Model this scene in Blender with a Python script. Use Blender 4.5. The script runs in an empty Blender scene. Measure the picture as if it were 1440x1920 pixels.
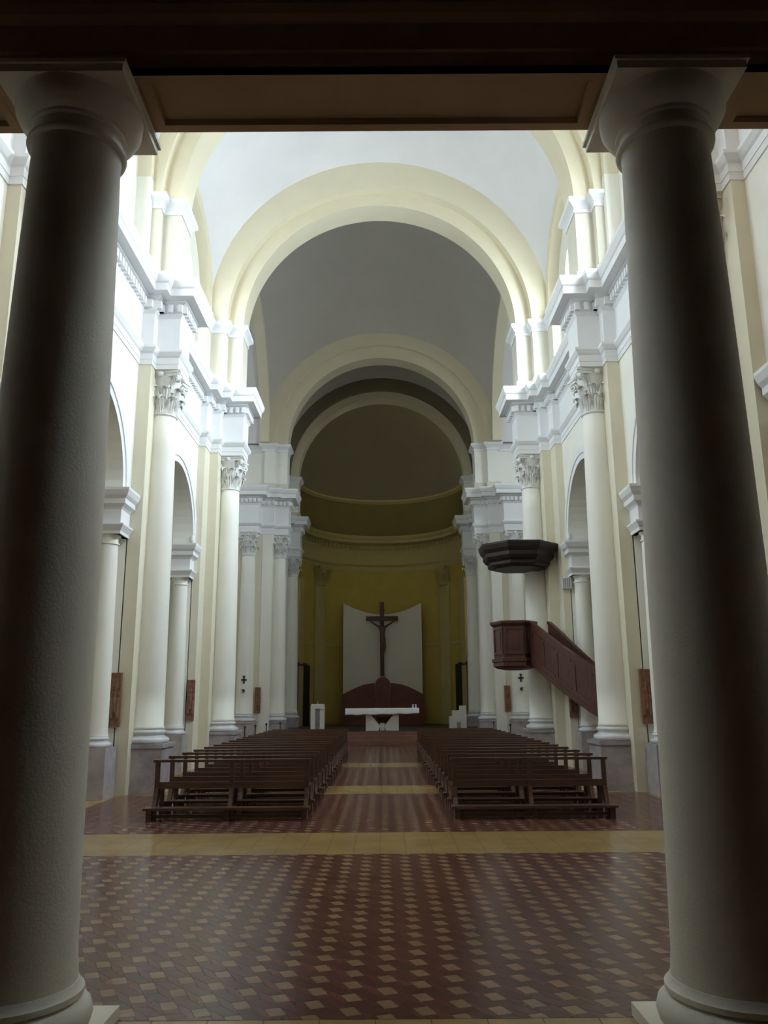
import bpy, bmesh, math, random
from mathutils import Vector, Matrix
R = math.radians
random.seed(7)
C = bpy.context.scene.collection
SC = bpy.context.scene

# ------------------------------------------------------------------ camera
cam_d = bpy.data.cameras.new('camera')
cam_d.sensor_fit = 'VERTICAL'; cam_d.sensor_height = 36.0
cam_d.lens = 1530.0 / 1920.0 * 36.0
cam_d.clip_end = 200
cam = bpy.data.objects.new('camera', cam_d); C.objects.link(cam)
cam.matrix_world = (Matrix.Translation((0.06, 0, 1.75)) @ Matrix.Rotation(R(-0.09), 4, 'Z')
                    @ Matrix.Rotation(R(103.0), 4, 'X') @ Matrix.Rotation(R(-0.4), 4, 'Z'))
SC.camera = cam

# ------------------------------------------------------------------ world + exposure
SKY_UP, GROUND, SIDE = 39.0, 18.0, 0.66      # overcast sky, sunlit ground, brighter towards +X
w = bpy.data.worlds.new('sky'); SC.world = w; w.use_nodes = True
wt = w.node_tree; bg = wt.nodes['Background']
_tc = wt.nodes.new('ShaderNodeTexCoord'); _sx = wt.nodes.new('ShaderNodeSeparateXYZ'); wt.links.new(_tc.outputs['Generated'], _sx.inputs[0])
_up = wt.nodes.new('ShaderNodeMapRange'); _up.interpolation_type = 'SMOOTHSTEP'
_up.inputs['From Min'].default_value = -0.08; _up.inputs['From Max'].default_value = 0.12
_up.inputs['To Min'].default_value = GROUND; _up.inputs['To Max'].default_value = SKY_UP
wt.links.new(_sx.outputs['Z'], _up.inputs['Value'])
_si = wt.nodes.new('ShaderNodeMath'); _si.operation = 'MULTIPLY_ADD'; _si.inputs[1].default_value = SIDE; _si.inputs[2].default_value = 1.0
wt.links.new(_sx.outputs['X'], _si.inputs[0])
_mu = wt.nodes.new('ShaderNodeMath'); _mu.operation = 'MULTIPLY'
wt.links.new(_up.outputs[0], _mu.inputs[0]); wt.links.new(_si.outputs[0], _mu.inputs[1]); wt.links.new(_mu.outputs[0], bg.inputs['Strength'])
bg.inputs['Color'].default_value = (0.86, 0.94, 1.0, 1)
SC.view_settings.view_transform = 'Standard'
SC.view_settings.look = 'None'
SC.view_settings.gamma = 1.0
SC.view_settings.use_curve_mapping = False
SC.view_settings.exposure = 0.1
SC.cycles.max_bounces = 14
SC.cycles.diffuse_bounces = 8
SC.cycles.glossy_bounces = 4
SC.cycles.caustics_reflective = False
SC.cycles.caustics_refractive = False
SC.cycles.sample_clamp_indirect = 6.0
def portal(x, y, z, sx, sz, s):      # marks a window opening for sampling the sky; gives off no light of its own
    d = bpy.data.lights.new('window_portal', 'AREA'); d.shape = 'RECTANGLE'; d.size = sx; d.size_y = sz
    d.cycles.is_portal = True
    o = bpy.data.objects.new('window_portal', d); C.objects.link(o)
    o.location = (x, y, z); o.rotation_euler = (R(90), 0, R(90) if s > 0 else R(-90))

# ------------------------------------------------------------------ materials
def mat(name, col, rough=0.8, spec=0.3, noise=0.0, scale=3.0, bump=0.0, bscale=60.0, col2=None, stretch=None, coat=0.0):
    m = bpy.data.materials.new(name); m.use_nodes = True
    nt = m.node_tree; b = nt.nodes['Principled BSDF']
    b.inputs['Roughness'].default_value = rough
    b.inputs['Specular IOR Level'].default_value = spec
    b.inputs['Coat Weight'].default_value = coat
    b.inputs['Base Color'].default_value = (*col, 1)
    if noise or col2:
        tc = nt.nodes.new('ShaderNodeNewGeometry'); mp = nt.nodes.new('ShaderNodeMapping')
        n = nt.nodes.new('ShaderNodeTexNoise'); n.inputs['Scale'].default_value = scale
        n.inputs['Detail'].default_value = 6; n.inputs['Roughness'].default_value = 0.6
        if stretch: mp.inputs['Scale'].default_value = stretch
        nt.links.new(tc.outputs['Position'], mp.inputs[0]); nt.links.new(mp.outputs[0], n.inputs['Vector'])
        r = nt.nodes.new('ShaderNodeValToRGB')
        c2 = col2 or tuple(c * (1 - noise) for c in col)
        r.color_ramp.elements[0].position = 0.35; r.color_ramp.elements[1].position = 0.65
        r.color_ramp.elements[0].color = (*c2, 1); r.color_ramp.elements[1].color = (*col, 1)
        nt.links.new(n.outputs['Fac'], r.inputs[0]); nt.links.new(r.outputs[0], b.inputs['Base Color'])
        if bump:
            n2 = nt.nodes.new('ShaderNodeTexNoise'); n2.inputs['Scale'].default_value = bscale
            nt.links.new(mp.outputs[0], n2.inputs['Vector'])
            bp = nt.nodes.new('ShaderNodeBump'); bp.inputs['Strength'].default_value = bump; bp.inputs['Distance'].default_value = 0.01
            nt.links.new(n2.outputs['Fac'], bp.inputs['Height']); nt.links.new(bp.outputs[0], b.inputs['Normal'])
    return m

def clear_glass(name, tint):
    m = bpy.data.materials.new(name); m.use_nodes = True; nt = m.node_tree
    nt.nodes.remove(nt.nodes['Principled BSDF']); out = nt.nodes['Material Output']
    t = nt.nodes.new('ShaderNodeBsdfTransparent'); t.inputs[0].default_value = (*tint, 1)
    g = nt.nodes.new('ShaderNodeBsdfGlossy'); g.inputs['Roughness'].default_value = 0.05
    x = nt.nodes.new('ShaderNodeMixShader'); x.inputs[0].default_value = 0.06
    nt.links.new(t.outputs[0], x.inputs[1]); nt.links.new(g.outputs[0], x.inputs[2]); nt.links.new(x.outputs[0], out.inputs[0])
    return m

M = dict(
    wall=mat('cream_plaster', (0.84, 0.83, 0.76), 0.85, 0.2, 0.04, 1.5, 0.1),
    attic=mat('cream_attic_plaster', (0.66, 0.63, 0.53), 0.85, 0.2, 0.05, 1.5, 0.1),
    beige=mat('straw_plaster', (0.73, 0.69, 0.55), 0.85, 0.2, 0.05, 1.5, 0.1),
    white=mat('white_stucco', (0.8, 0.81, 0.82), 0.75, 0.25, 0.03, 2.0),
    carved=mat('mottled_carved_stucco', (0.8, 0.8, 0.78), 0.85, 0.2, 0.0, 9.0, 0, 60, (0.66, 0.66, 0.65)),  # two greys mixed at random over the carving
    column=mat('cream_stucco', (0.85, 0.84, 0.77), 0.6, 0.35, 0.04, 1.2),
    rib=mat('straw_stucco', (0.72, 0.665, 0.5), 0.8, 0.2, 0.04, 1.2),
    shaded_vault=mat('shaded_warm_grey_plaster', (0.55, 0.53, 0.48), 0.9, 0.15, 0.05, 0.7),  # vault plaster with the dimness beyond the nave put into its colour
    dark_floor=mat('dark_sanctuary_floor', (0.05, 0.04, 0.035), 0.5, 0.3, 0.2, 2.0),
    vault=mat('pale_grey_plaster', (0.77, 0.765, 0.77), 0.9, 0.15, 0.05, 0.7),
    ochre=mat('ochre_plaster', (0.46, 0.36, 0.085), 0.85, 0.2, 0.08, 1.2),
    ochre2=mat('pale_ochre_stucco', (0.46, 0.38, 0.16), 0.8, 0.2, 0.06, 1.5),
    olive=mat('shaded_olive_plaster', (0.17, 0.14, 0.045), 0.85, 0.2, 0.08, 1.2),  # apse attic: the weaker light up there is put into this darker olive
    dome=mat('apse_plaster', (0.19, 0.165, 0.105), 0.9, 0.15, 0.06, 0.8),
    frontcol=mat('grey_cream_stucco', (0.83, 0.79, 0.69), 0.65, 0.3, 0.06, 1.8, 0.15),
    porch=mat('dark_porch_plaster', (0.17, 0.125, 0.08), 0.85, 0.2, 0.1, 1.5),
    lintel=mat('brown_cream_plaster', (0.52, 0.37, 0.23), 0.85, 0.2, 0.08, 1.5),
    dado=mat('mauve_grey_marble', (0.47, 0.44, 0.46), 0.3, 0.5, 0.0, 3.5, 0, 60, (0.33, 0.29, 0.32)),
    marble=mat('white_marble', (0.74, 0.75, 0.76), 0.18, 0.5, 0.0, 5.0, 0, 60, (0.62, 0.63, 0.66)),
    stone=mat('pale_stone', (0.84, 0.81, 0.78), 0.6, 0.3, 0.08, 4.0),
    cloth=mat('white_linen', (0.88, 0.90, 0.94), 0.9, 0.1, 0.03, 6.0),
    panel=mat('ivory_panel', (0.74, 0.71, 0.64), 0.8, 0.2, 0.03, 2.0),
    pew=mat('dark_pew_wood', (0.115, 0.058, 0.038), 0.3, 0.5, 0.0, 6.0, 0, 60, (0.06, 0.03, 0.02), (0.4, 6, 6)),
    pulpit=mat('red_brown_wood', (0.105, 0.04, 0.028), 0.4, 0.45, 0.0, 5.0, 0, 60, (0.06, 0.023, 0.017), (6, 6, 0.6)),
    darkwood=mat('black_brown_wood', (0.025, 0.015, 0.014), 0.45, 0.4, 0.3, 5.0),
    choir=mat('red_choir_wood', (0.16, 0.045, 0.025), 0.45, 0.4, 0.25, 4.0),
    cross=mat('brown_cross_wood', (0.085, 0.045, 0.022), 0.5, 0.4, 0.25, 8.0),
    figure=mat('carved_brown_wood', (0.13, 0.07, 0.04), 0.5, 0.4, 0.2, 8.0),
    terracotta=mat('terracotta_relief', (0.30, 0.16, 0.10), 0.8, 0.2, 0.35, 14.0, 0.5, 30),
    metal=mat('dark_metal', (0.05, 0.05, 0.055), 0.4, 0.5, 0.1),
    plastic=mat('white_enamel', (0.78, 0.80, 0.83), 0.4, 0.5, 0.02),
    grille=mat('grey_grille', (0.35, 0.36, 0.38), 0.5, 0.4, 0.05),
    tile_a=mat('red_cement_tile', (0.155, 0.055, 0.045), 0.22, 0.3, 0.35, 2.2),
    tile_b=mat('dark_red_cement_tile', (0.122, 0.043, 0.038), 0.22, 0.3, 0.35, 2.2),
    tile_c=mat('buff_cement_tile', (0.29, 0.185, 0.115), 0.22, 0.3, 0.25, 2.2),
    tile_y=mat('yellow_cement_tile', (0.37, 0.25, 0.1), 0.22, 0.3, 0.18, 1.6),
    grout=mat('grey_grout', (0.085, 0.035, 0.03), 0.8, 0.2, 0.1),
    step=mat('red_stone_step', (0.26, 0.13, 0.10), 0.4, 0.4, 0.2, 3.0),
    glass=clear_glass('window_glass', (0.9, 0.93, 0.95)),
    glass_dull=clear_glass('grey_window_glass', (0.54, 0.55, 0.56)),
)

# ------------------------------------------------------------------ helpers
def mesh(name, verts, faces, smooth=False, mats=None, fm=None):
    me = bpy.data.meshes.new(name)
    me.from_pydata([tuple(v) for v in verts], [], [tuple(f) for f in faces])
    if fm: me.polygons.foreach_set('material_index', fm)
    if smooth: me.polygons.foreach_set('use_smooth', [True] * len(me.polygons))
    me.update()
    return me

def link(name, me, m=None, parent=None, loc=(0, 0, 0), rot=(0, 0, 0), kind=None):
    o = bpy.data.objects.new(name, me); C.objects.link(o)
    if m is not None:
        ms = m if isinstance(m, (list, tuple)) else [m]
        if len(me.materials) == 0:
            for x in ms: me.materials.append(x)
    o.location = loc; o.rotation_euler = rot
    if parent: o.parent = parent
    if kind: o['kind'] = kind
    return o

def empty(name, label, cat, loc=(0, 0, 0), rz=0, group=None):
    o = bpy.data.objects.new(name, None); C.objects.link(o)
    o.empty_display_size = 0.2
    o.location = loc; o.rotation_euler = (0, 0, rz)
    o['label'] = label; o['category'] = cat; o['kind'] = 'thing'
    if group: o['group'] = group
    return o

def tag(o, label, cat, group=None):
    o['label'] = label; o['category'] = cat; o['kind'] = 'thing'
    if group: o['group'] = group
    return o

def structure(name, me=None, m=None, label=None):
    o = link(name, me, m) if me else bpy.data.objects.new(name, None)
    if not me: C.objects.link(o)
    o['kind'] = 'structure'
    if label: o['label'] = label
    return o

class MB:
    def __init__(s): s.v = []; s.f = []; s.m = []
    def add(s, v, f, mi=0):
        k = len(s.v); s.v += [tuple(p) for p in v]; s.f += [tuple(i + k for i in q) for q in f]; s.m += [mi] * len(f); return s
    def box(s, x0, x1, y0, y1, z0, z1, mi=0):
        v = [(x, y, z) for z in (z0, z1) for y in (y0, y1) for x in (x0, x1)]
        return s.add(v, [(0, 2, 3, 1), (4, 5, 7, 6), (0, 1, 5, 4), (2, 6, 7, 3), (0, 4, 6, 2), (1, 3, 7, 5)], mi)
    def lathe(s, prof, n=32, cx=0, cy=0, mi=0, cap=True):
        v = []
        for r, z in prof:
            for i in range(n):
                a = 2 * math.pi * i / n; v.append((cx + r * math.cos(a), cy + r * math.sin(a), z))
        f = []
        for k in range(len(prof) - 1):
            for i in range(n):
                j = (i + 1) % n; f.append((k * n + i, k * n + j, (k + 1) * n + j, (k + 1) * n + i))
        if cap:
            f.append(tuple(range(n))[::-1]); f.append(tuple((len(prof) - 1) * n + i for i in range(n)))
        return s.add(v, f, mi)
    def prism_x(s, poly, x0, x1, mi=0):      # poly in (y,z), extruded along x
        n = len(poly); v = [(x0, y, z) for y, z in poly] + [(x1, y, z) for y, z in poly]
        f = [tuple(range(n)), tuple(range(2 * n - 1, n - 1, -1))] + [(i, i + n, (i + 1) % n + n, (i + 1) % n) for i in range(n)]
        return s.add(v, f, mi)
    def prism_y(s, poly, y0, y1, mi=0):      # poly in (x,z), extruded along y
        n = len(poly); v = [(x, y0, z) for x, z in poly] + [(x, y1, z) for x, z in poly]
        f = [tuple(range(n)), tuple(range(2 * n - 1, n - 1, -1))] + [(i, i + n, (i + 1) % n + n, (i + 1) % n) for i in range(n)]
        return s.add(v, f, mi)
    def prism_z(s, poly, z0, z1, mi=0):
        n = len(poly); v = [(x, y, z0) for x, y in poly] + [(x, y, z1) for x, y in poly]
        f = [tuple(range(n))[::-1], tuple(range(n, 2 * n))] + [(i, (i + 1) % n, (i + 1) % n + n, i + n) for i in range(n)]
        return s.add(v, f, mi)
    def tube(s, p0, p1, r0, r1=None, n=8, mi=0):
        r1 = r0 if r1 is None else r1
        p0 = Vector(p0); p1 = Vector(p1); d = (p1 - p0).normalized()
        a = d.orthogonal().normalized(); b = d.cross(a); v = []
        for p, r in ((p0, r0), (p1, r1)):
            for i in range(n):
                t = 2 * math.pi * i / n; v.append(p + a * (r * math.cos(t)) + b * (r * math.sin(t)))
        f = [(i, (i + 1) % n, (i + 1) % n + n, i + n) for i in range(n)] + [tuple(range(n))[::-1], tuple(range(n, 2 * n))]
        return s.add(v, f, mi)
    def sweep(s, path, prof, mi=0, left=True):   # profile (out, z) along a plan path; out = left of travel
        P = [Vector(p) for p in path]; n = len(P); off = []
        for i in range(n):
            d0 = (P[i] - P[i - 1]).normalized() if i else (P[1] - P[0]).normalized()
            d1 = (P[i + 1] - P[i]).normalized() if i < n - 1 else d0
            n0 = Vector((-d0.y, d0.x)); n1 = Vector((-d1.y, d1.x))
            off.append((n0 + n1) / (1 + n0.dot(n1)) * (1 if left else -1))
        v = []; k = len(prof)
        for i in range(n):
            for o, z in prof:
                q = P[i] + off[i] * o; v.append((q.x, q.y, z))
        f = []
        for i in range(n - 1):
            for j in range(k - 1):
                f.append((i * k + j, (i + 1) * k + j, (i + 1) * k + j + 1, i * k + j + 1))
        return s.add(v, f, mi)
    def arch(s, cx, cz, r0, r1, y0, y1, n=48, mi=0, a0=0.0, a1=math.pi):  # half ring in XZ extruded in Y
        v = []; f = []
        for i in range(n + 1):
            a = a0 + (a1 - a0) * i / n; c, q = math.cos(a), math.sin(a)
            v += [(cx + r0 * c, y0, cz + r0 * q), (cx + r1 * c, y0, cz + r1 * q), (cx + r1 * c, y1, cz + r1 * q), (cx + r0 * c, y1, cz + r0 * q)]
        for i in range(n):
            k = 4 * i
            for j in range(4): f.append((k + j, k + (j + 1) % 4, k + 4 + (j + 1) % 4, k + 4 + j))
        f += [(0, 1, 2, 3), tuple(4 * n + j for j in (3, 2, 1, 0))]
        return s.add(v, f, mi)
    def arch_x(s, cy, cz, r0, r1, x0, x1, n=32, mi=0):   # half ring in YZ extruded in X
        k = len(s.v); s.arch(cy, cz, r0, r1, x0, x1, n, mi)
        for i in range(k, len(s.v)):
            y, x, z = s.v[i]; s.v[i] = (x, y, z)
        return s
    def mirror(s):
        s.v = [(-x, y, z) for x, y, z in s.v]; s.f = [tuple(reversed(q)) for q in s.f]; return s
    def mesh(s, name, smooth=False): return mesh(name, s.v, s.f, smooth, None, s.m)
    def obj(s, name, m, parent=None, smooth=False, **k): return link(name, s.mesh(name, smooth), m, parent, **k)

def auto(o, ang=35):
    for p in o.data.polygons: p.use_smooth = True
    o.data.set_sharp_from_angle(angle=R(ang)); return o

def arc(cy, cz, r, a0, a1, n):
    return [(cy + r * math.cos(a0 + (a1 - a0) * i / n), cz + r * math.sin(a0 + (a1 - a0) * i / n)) for i in range(n + 1)]

# ------------------------------------------------------------------ plan constants
WALL, WALL_T = 5.2, 0.55
COL0, COL1, COL2 = 10.87, 17.2, 23.7
COLX = 4.80; COL2X = 4.52
APSE_Y, APSE_R = 41.6, 4.4
SIDES = ((-1, 'left'), (1, 'right'))

nave_path = [(WALL, 4.95)]
for c in (COL0, COL1):
    q = 5.0 if c == COL0 else 4.93
    nave_path += [(WALL, c - .70), (q, c - .70), (q, c - .43), (4.43, c - .43), (4.43, c + .43), (q, c + .43), (q, c + .70), (WALL, c + .70)]
nave_path += [(WALL, 22.31), (5.0, 22.31), (5.0, 22.95), (4.75, 22.95), (4.75, 23.27), (4.12, 23.27), (4.12, 24.13), (4.75, 24.13), (4.75, 24.42), (11.0, 24.42)]
far_path = [(11.0, 35.25), (6.45, 35.25), (6.45, 35.0), (6.19, 35.0), (6.19, 34.48), (5.33, 34.48), (5.33, 35.0), (4.75, 35.0), (4.75, 35.2), (4.12, 35.2),
            (4.12, 36.06), (4.75, 36.06), (4.75, 36.3), (5.0, 36.3), (5.0, 40.4), (4.75, 40.4), (4.75, 40.7), (4.15, 40.7), (4.15, 41.5), (APSE_R, 41.5)]
ENT = [(-.2, 8.87), (.02, 8.87), (.02, 8.99), (.03, 8.99), (.03, 9.13), (.06, 9.16), (.11, 9.24), (.11, 9.30), (.02, 9.33), (.02, 10.06), (.03, 10.08), (.07, 10.14),
       (.07, 10.36), (.17, 10.40), (.17, 10.43), (.36, 10.45), (.36, 10.62), (.39, 10.65), (.44, 10.78), (.44, 10.85), (-.2, 10.89)]
IMP = [(-.1, 12.64), (.03, 12.66), (.03, 12.73), (.01, 12.75), (.06, 12.82), (.15, 12.90), (.15, 13.0), (-.3, 13.0)]
APLINTH = [(-.05, 10.84), (.05, 10.84), (.05, 11.16), (-.02, 11.2)]

def dentils(mb, path, out=.07, proj=.09, z0=10.17, z1=10.34, wd=.10, pitch=.17):
    P = [Vector(p) for p in path]
    for i in range(len(P) - 1):
        d = P[i + 1] - P[i]; L = d.length; d.normalize(); nrm = Vector((-d.y, d.x))
        def turn(a, b): return a.x * b.y - a.y * b.x
        e0 = e1 = 0.0
        if i > 0: e0 = out if turn((P[i] - P[i - 1]).normalized(), d) < 0 else -out
        if i < len(P) - 2: e1 = out if turn(d, (P[i + 2] - P[i + 1]).normalized()) < 0 else -out
        a, b = -e0, L + e1
        if b - a < wd * 1.2: continue
        n = max(1, int((b - a + (pitch - wd)) / pitch)); st = (b - a - wd) / max(1, n - 1) if n > 1 else 0
        for k in range(n):
            t0 = a + k * st if n > 1 else (a + b - wd) / 2
            p = [P[i] + d * t + nrm * o for t, o in ((t0, out), (t0 + wd, out), (t0 + wd, out + proj), (t0, out + proj))]
            mb.prism_z([(q.x, q.y) for q in p], z0, z1)

# ------------------------------------------------------------------ floor
def build_floor():
    fl = structure('floor', MB().box(-12, 12, -3, 48, -0.2, -0.004).mesh('floor'), M['grout'])
    e1 = Vector((.086, .028)); e3 = Vector((.086, -.197)); a = Vector((0, .225)); b = Vector((.216, .1125)); e2 = Vector((.216, -.1125)) - e1
    FX = 5.02
    zones = [(5.12, 10.2), (11.8, 16.5), (18.05, 22.95), (24.45, 34.1)]
    def inset(q, g=.001):
        c = sum(q, Vector((0, 0))) / 4
        return [p + (c - p).normalized() * g * 1.6 for p in q]
    tiles = []
    i0 = int(-FX / b.x) - 2
    for i in range(i0, -i0 + 1):
        for j in range(20, 160):
            o = Vector((i * b.x, (b.y if i % 2 else 0) + j * a.y))
            base = o; h3 = e3 * .6
            Q = [(2, [base, base + h3, base + e1 + h3, base + e1]),
                 (1, [base + h3, base + e3, base + e1 + e3, base + e1 + h3]),
                 (0, [base + e1, base + e1 + e3, base + e1 + e3 + e2, base + e1 + e2]),
                 (1, [base + e3, base + e3 + e2, base + e1 + e3 + e2, base + e1 + e3])]
            for kind, q in Q:
                tiles.append((kind, q))
    def clip(q, x0, x1, y0, y1):
        for ax, lim, sg in ((0, x0, 1), (0, x1, -1), (1, y0, 1), (1, y1, -1)):
            out = []
            for k in range(len(q)):
                p, r = q[k], q[(k + 1) % len(q)]
                dp, dr = sg * (p[ax] - lim), sg * (r[ax] - lim)
                if dp >= 0: out.append(p)
                if dp * dr < 0: out.append(p + (r - p) * (dp / (dp - dr)))
            q = out
            if len(q) < 3: return None
        return q
    parts = []; V = []; F = []; FM = []
    for kind, q in tiles:
        q = inset(q)
        cy = sum(p.y for p in q) / 4
        for y0, y1 in zones:
            if cy < y0 - .2 or cy > y1 + .2: continue
            inside = all(-FX < p.x < FX and y0 < p.y < y1 for p in q)
            c = clip(q, -FX, FX, y0 + .004, y1 - .004)
            if not c: continue
            cx = sum(p.x for p in c) / len(c)
            vis = inside and y0 < 6 and abs(cx) < 0.335 * cy - 0.15
            if vis: parts.append((cy, kind, q)); continue
            k = len(V); V += [(p.x, p.y, 0) for p in c]; F.append(tuple(range(k, k + len(c)))); FM.append(kind)
    parts.sort(key=lambda t: t[0])
    for cy, kind, q in parts[300:]:
        k = len(V); V += [(p.x, p.y, 0) for p in q]; F.append(tuple(range(k, k + 4))); FM.append(kind)
    mats3 = [M['tile_a'], M['tile_b'], M['tile_c']]
    protos = {}
    for cy, kind, q in parts[:300]:
        key = (kind, round((q[2] - q[0]).x, 3)); k0 = kind; kind = key
        if kind not in protos:
            c = q[0]; pl = [(p.x - c.x, p.y - c.y) for p in q]
            me = MB().prism_z(pl, -.006, 0).mesh('tile'); me.materials.append(mats3[k0]); protos[kind] = me
        link('tile', protos[kind], None, fl, (q[0].x, q[0].y, random.uniform(0, .0006)))
    o = link('tiles', mesh('tiles', V, F, False, None, FM), mats3, fl, kind='stuff')
    # yellow bands of square tiles
    V, F = [], []
    def band(x0, x1, y0, y1, s=.31):
        nx = max(1, round((x1 - x0) / s)); ny = max(1, round((y1 - y0) / s)); g = .0025
        dx, dy = (x1 - x0) / nx, (y1 - y0) / ny
        for i in range(nx):
            for j in range(ny):
                k = len(V); xa, ya = x0 + i * dx, y0 + j * dy
                V.extend([(xa + g, ya + g, 0), (xa + dx - g, ya + g, 0), (xa + dx - g, ya + dy - g, 0), (xa + g, ya + dy - g, 0)])
                F.append((k, k + 1, k + 2, k + 3))
    for y0, y1 in ((3.9, 5.12), (10.2, 11.8), (16.5, 18.05), (22.95, 24.45)): band(-FX, FX, y0, y1)
    for s in (-1, 1):
        band(*sorted((s * FX, s * 9.0)), 3.9, 24.45, .4); band(*sorted((s * FX, s * 11.0)), 24.45, 34.1, .4)
    link('yellow_tiles', mesh('yellow_tiles', V, F), M['tile_y'], fl, kind='stuff')
    V, F = [], []
    band(-6, 6, -3, 3.9, .3)
    link('porch_tiles', mesh('porch_tiles', V, F), M['tile_b'], fl, kind='stuff')
build_floor()

# ------------------------------------------------------------------ walls of the nave, both sides
def wall_panel(mb, y0, y1, z1, oc, r, zs, n0, n1, x0=WALL, x1=WALL + WALL_T, n=28):
    poly = [(y0, 0), (n0, 0), (n0, 5.03), (oc - r, 5.03)] + arc(oc, zs, r, math.pi, 0, n) + [(oc + r, 5.03), (n1, 5.03), (n1, 0), (y1, 0), (y1, z1), (y0, z1)]
    mb.prism_x(poly, x0, x1)

BAYS = [  # y0, y1, opening centre, opening radius, vault y0, vault y1
    (4.95, COL0, 7.82, 1.77, 5.0, COL0 - .70),
    (COL0, COL1, 14.15, 1.77, COL0 + .70, COL1 - .70),
    (COL1, 24.42, 20.31, 1.83, COL1 + .70, 22.95)]
SPRING = 5.93
VZ = 13.35
def vault_R(y0, y1, hx=WALL - .02): return math.hypot(hx, (y1 - y0) / 2)

def finish(mb, s, name, m, parent, smooth=False, kind=None):
    if s < 0: mb.mirror()
    o = mb.obj(name, m, parent, kind=kind)
    if smooth: auto(o)
    return o

wall_objs = {}
win_n = 0
for s, side in SIDES:
    mb = MB()
    for y0, y1, oc, r, v0, v1 in BAYS: wall_panel(mb, y0, y1, 10.9, oc, r, SPRING, {4.95: 5.9}.get(y0, y0 + .7), {24.42: 22.31}.get(y1, y1 - .7))
    mb.box(WALL, 11.0, 24.0, 24.42, 0, 13.2)                       # west wall of the transept
    wl = finish(mb, s, 'wall_' + side, M['wall'], None); wl['kind'] = 'structure'
    wall_objs[s] = wl
    # pilasters
    for c in (COL0, COL1): finish(MB().box(5.0 if c == COL0 else 4.93, WALL + .02, c - .70, c + .70, 0, 8.88), s, 'pilaster', M['beige'], wl)
    finish(MB().box(5.0, WALL + .02, 22.31, 24.42, 0, 8.88), s, 'pilaster', M['beige'], wl)
    finish(MB().box(4.75, 5.01, 22.95, 24.42, 0, 8.88), s, 'pilaster', M['beige'], wl)
    # archivolts
    for y0, y1, oc, r, v0, v1 in BAYS:
        a = MB()
        a.arch_x(oc, SPRING, r - .0, r + .16, WALL - .02, WALL + .02); a.arch_x(oc, SPRING, r + .16, r + .33, WALL - .045, WALL + .02)
        finish(a, s, 'archivolt', M['white'], wl, True)
    # clerestory: lunette walls with a round-headed window each
    for k, (y0, y1, oc, r, v0, v1) in enumerate(BAYS):
        RR = vault_R(v0, v1); yc = (v0 + v1) / 2; rl = (v1 - v0) / 2
        wr, sill, wsp = (1.1, 1.25, 1.5)[k], 11.15, 13.2
        mb = MB()
        for sg in (-1, 1):
            top = arc(yc, VZ, rl + .15, math.pi if sg < 0 else 0, math.pi / 2, 16)
            win = arc(yc, wsp, wr, math.pi / 2, math.pi if sg < 0 else 0, 12)
            edge = yc + sg * (rl + .15)
            mb.prism_x([(edge, 10.7)] + top + win + [(yc + sg * wr, sill), (yc, sill), (yc, 10.7)], WALL + .25, WALL + .6)
        finish(mb, s, 'lunette_wall', M['wall'], wl)
        mb = MB().box(WALL - .02, WALL + .6, y0, y1, 10.7, 10.9)
        for q in (v0, v1): mb.box(WALL - .07, WALL + .5, q - .2, q + .2, 10.8, VZ + .02)
        finish(mb, s, 'attic_ledge', M['wall'], wl)
        a = MB().arch_x(yc, VZ, rl - .2, rl + .15, WALL - .07, WALL + .3)
        finish(a, s, 'lunette_rib', M['rib'], wl, True)
        # window
        win_n += 1
        wn = structure('window_%d' % win_n)
        wn.location = (s * (WALL + .45), yc, sill)
        fr = MB(); H = wsp - sill
        fr.box(-.04, .04, -wr, -wr + .09, 0, H); fr.box(-.04, .04, wr - .09, wr, 0, H); fr.box(-.04, .04, -wr, wr, 0, .09)
        fr.arch_x(0, H, wr - .09, wr, -.04, .04); fr.box(-.035, .035, -.035, .035, .09, H + wr - .05)
        for q in (.33, .66, 1.0): fr.box(-.035, .035, -wr + .05, wr - .05, H * q - .03, H * q + .03)
        fr.obj('window_frame', M['plastic'], wn)
        g = M['glass']
        portal(s * (WALL + .58), yc, sill + (H + wr) / 2, 2 * wr, H + wr, s)
        for a0, a1 in ((-wr + .09, -.035), (.035, wr - .09)):
            for q in range(3):
                MB().box(-.012, .012, a0, a1, max(.09, H * (.33 * q) + .03), H * (.33 * (q + 1) if q < 2 else 1) - .03).obj('pane', g, wn)
            sg = -1 if a0 < 0 else 1
            pts = [(sg * .035, H + .03)] + arc(0, H + .03, wr - .11, 0 if sg > 0 else math.pi, math.pi / 2 - sg * .04, 10)
            MB().prism_x(pts, -.012, .012).obj('pane', g, wn)
    # attic piers
    for c in (COL0, COL1):
        p = MB().box(4.93, WALL + .1, c - .70, c + .70, 10.8, 13.05); p.box(4.53, 4.94, c - .43, c + .43, 10.8, 13.05)
        pa = [(WALL, c - .70), (4.93, c - .70), (4.93, c - .43), (4.53, c - .43), (4.53, c + .43), (4.93, c + .43), (4.93, c + .70), (WALL, c + .70)]
        ap = finish(p, s, 'attic_pier', M['attic'], wl)
        finish(MB().sweep(pa, IMP), s, 'impost_moulding', M['white'], wl)
        finish(MB().sweep(pa, APLINTH), s, 'attic_plinth', M['attic'], wl)
    p = MB().box(5.12, WALL + .6, 22.31, 24.42, 10.8, 13.36); p.box(4.65, 5.13, 22.95, 24.42, 10.8, 13.05); p.box(4.2, 4.7, 23.27, 24.13, 10.8, 13.05)
    pa = [(WALL + .3, 22.31), (5.12, 22.31), (5.12, 22.95), (4.65, 22.95), (4.65, 23.27), (4.2, 23.27), (4.2, 24.13), (4.65, 24.13), (4.65, 24.42), (11, 24.42)]
    finish(p, s, 'attic_pier', M['attic'], wl)
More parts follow.
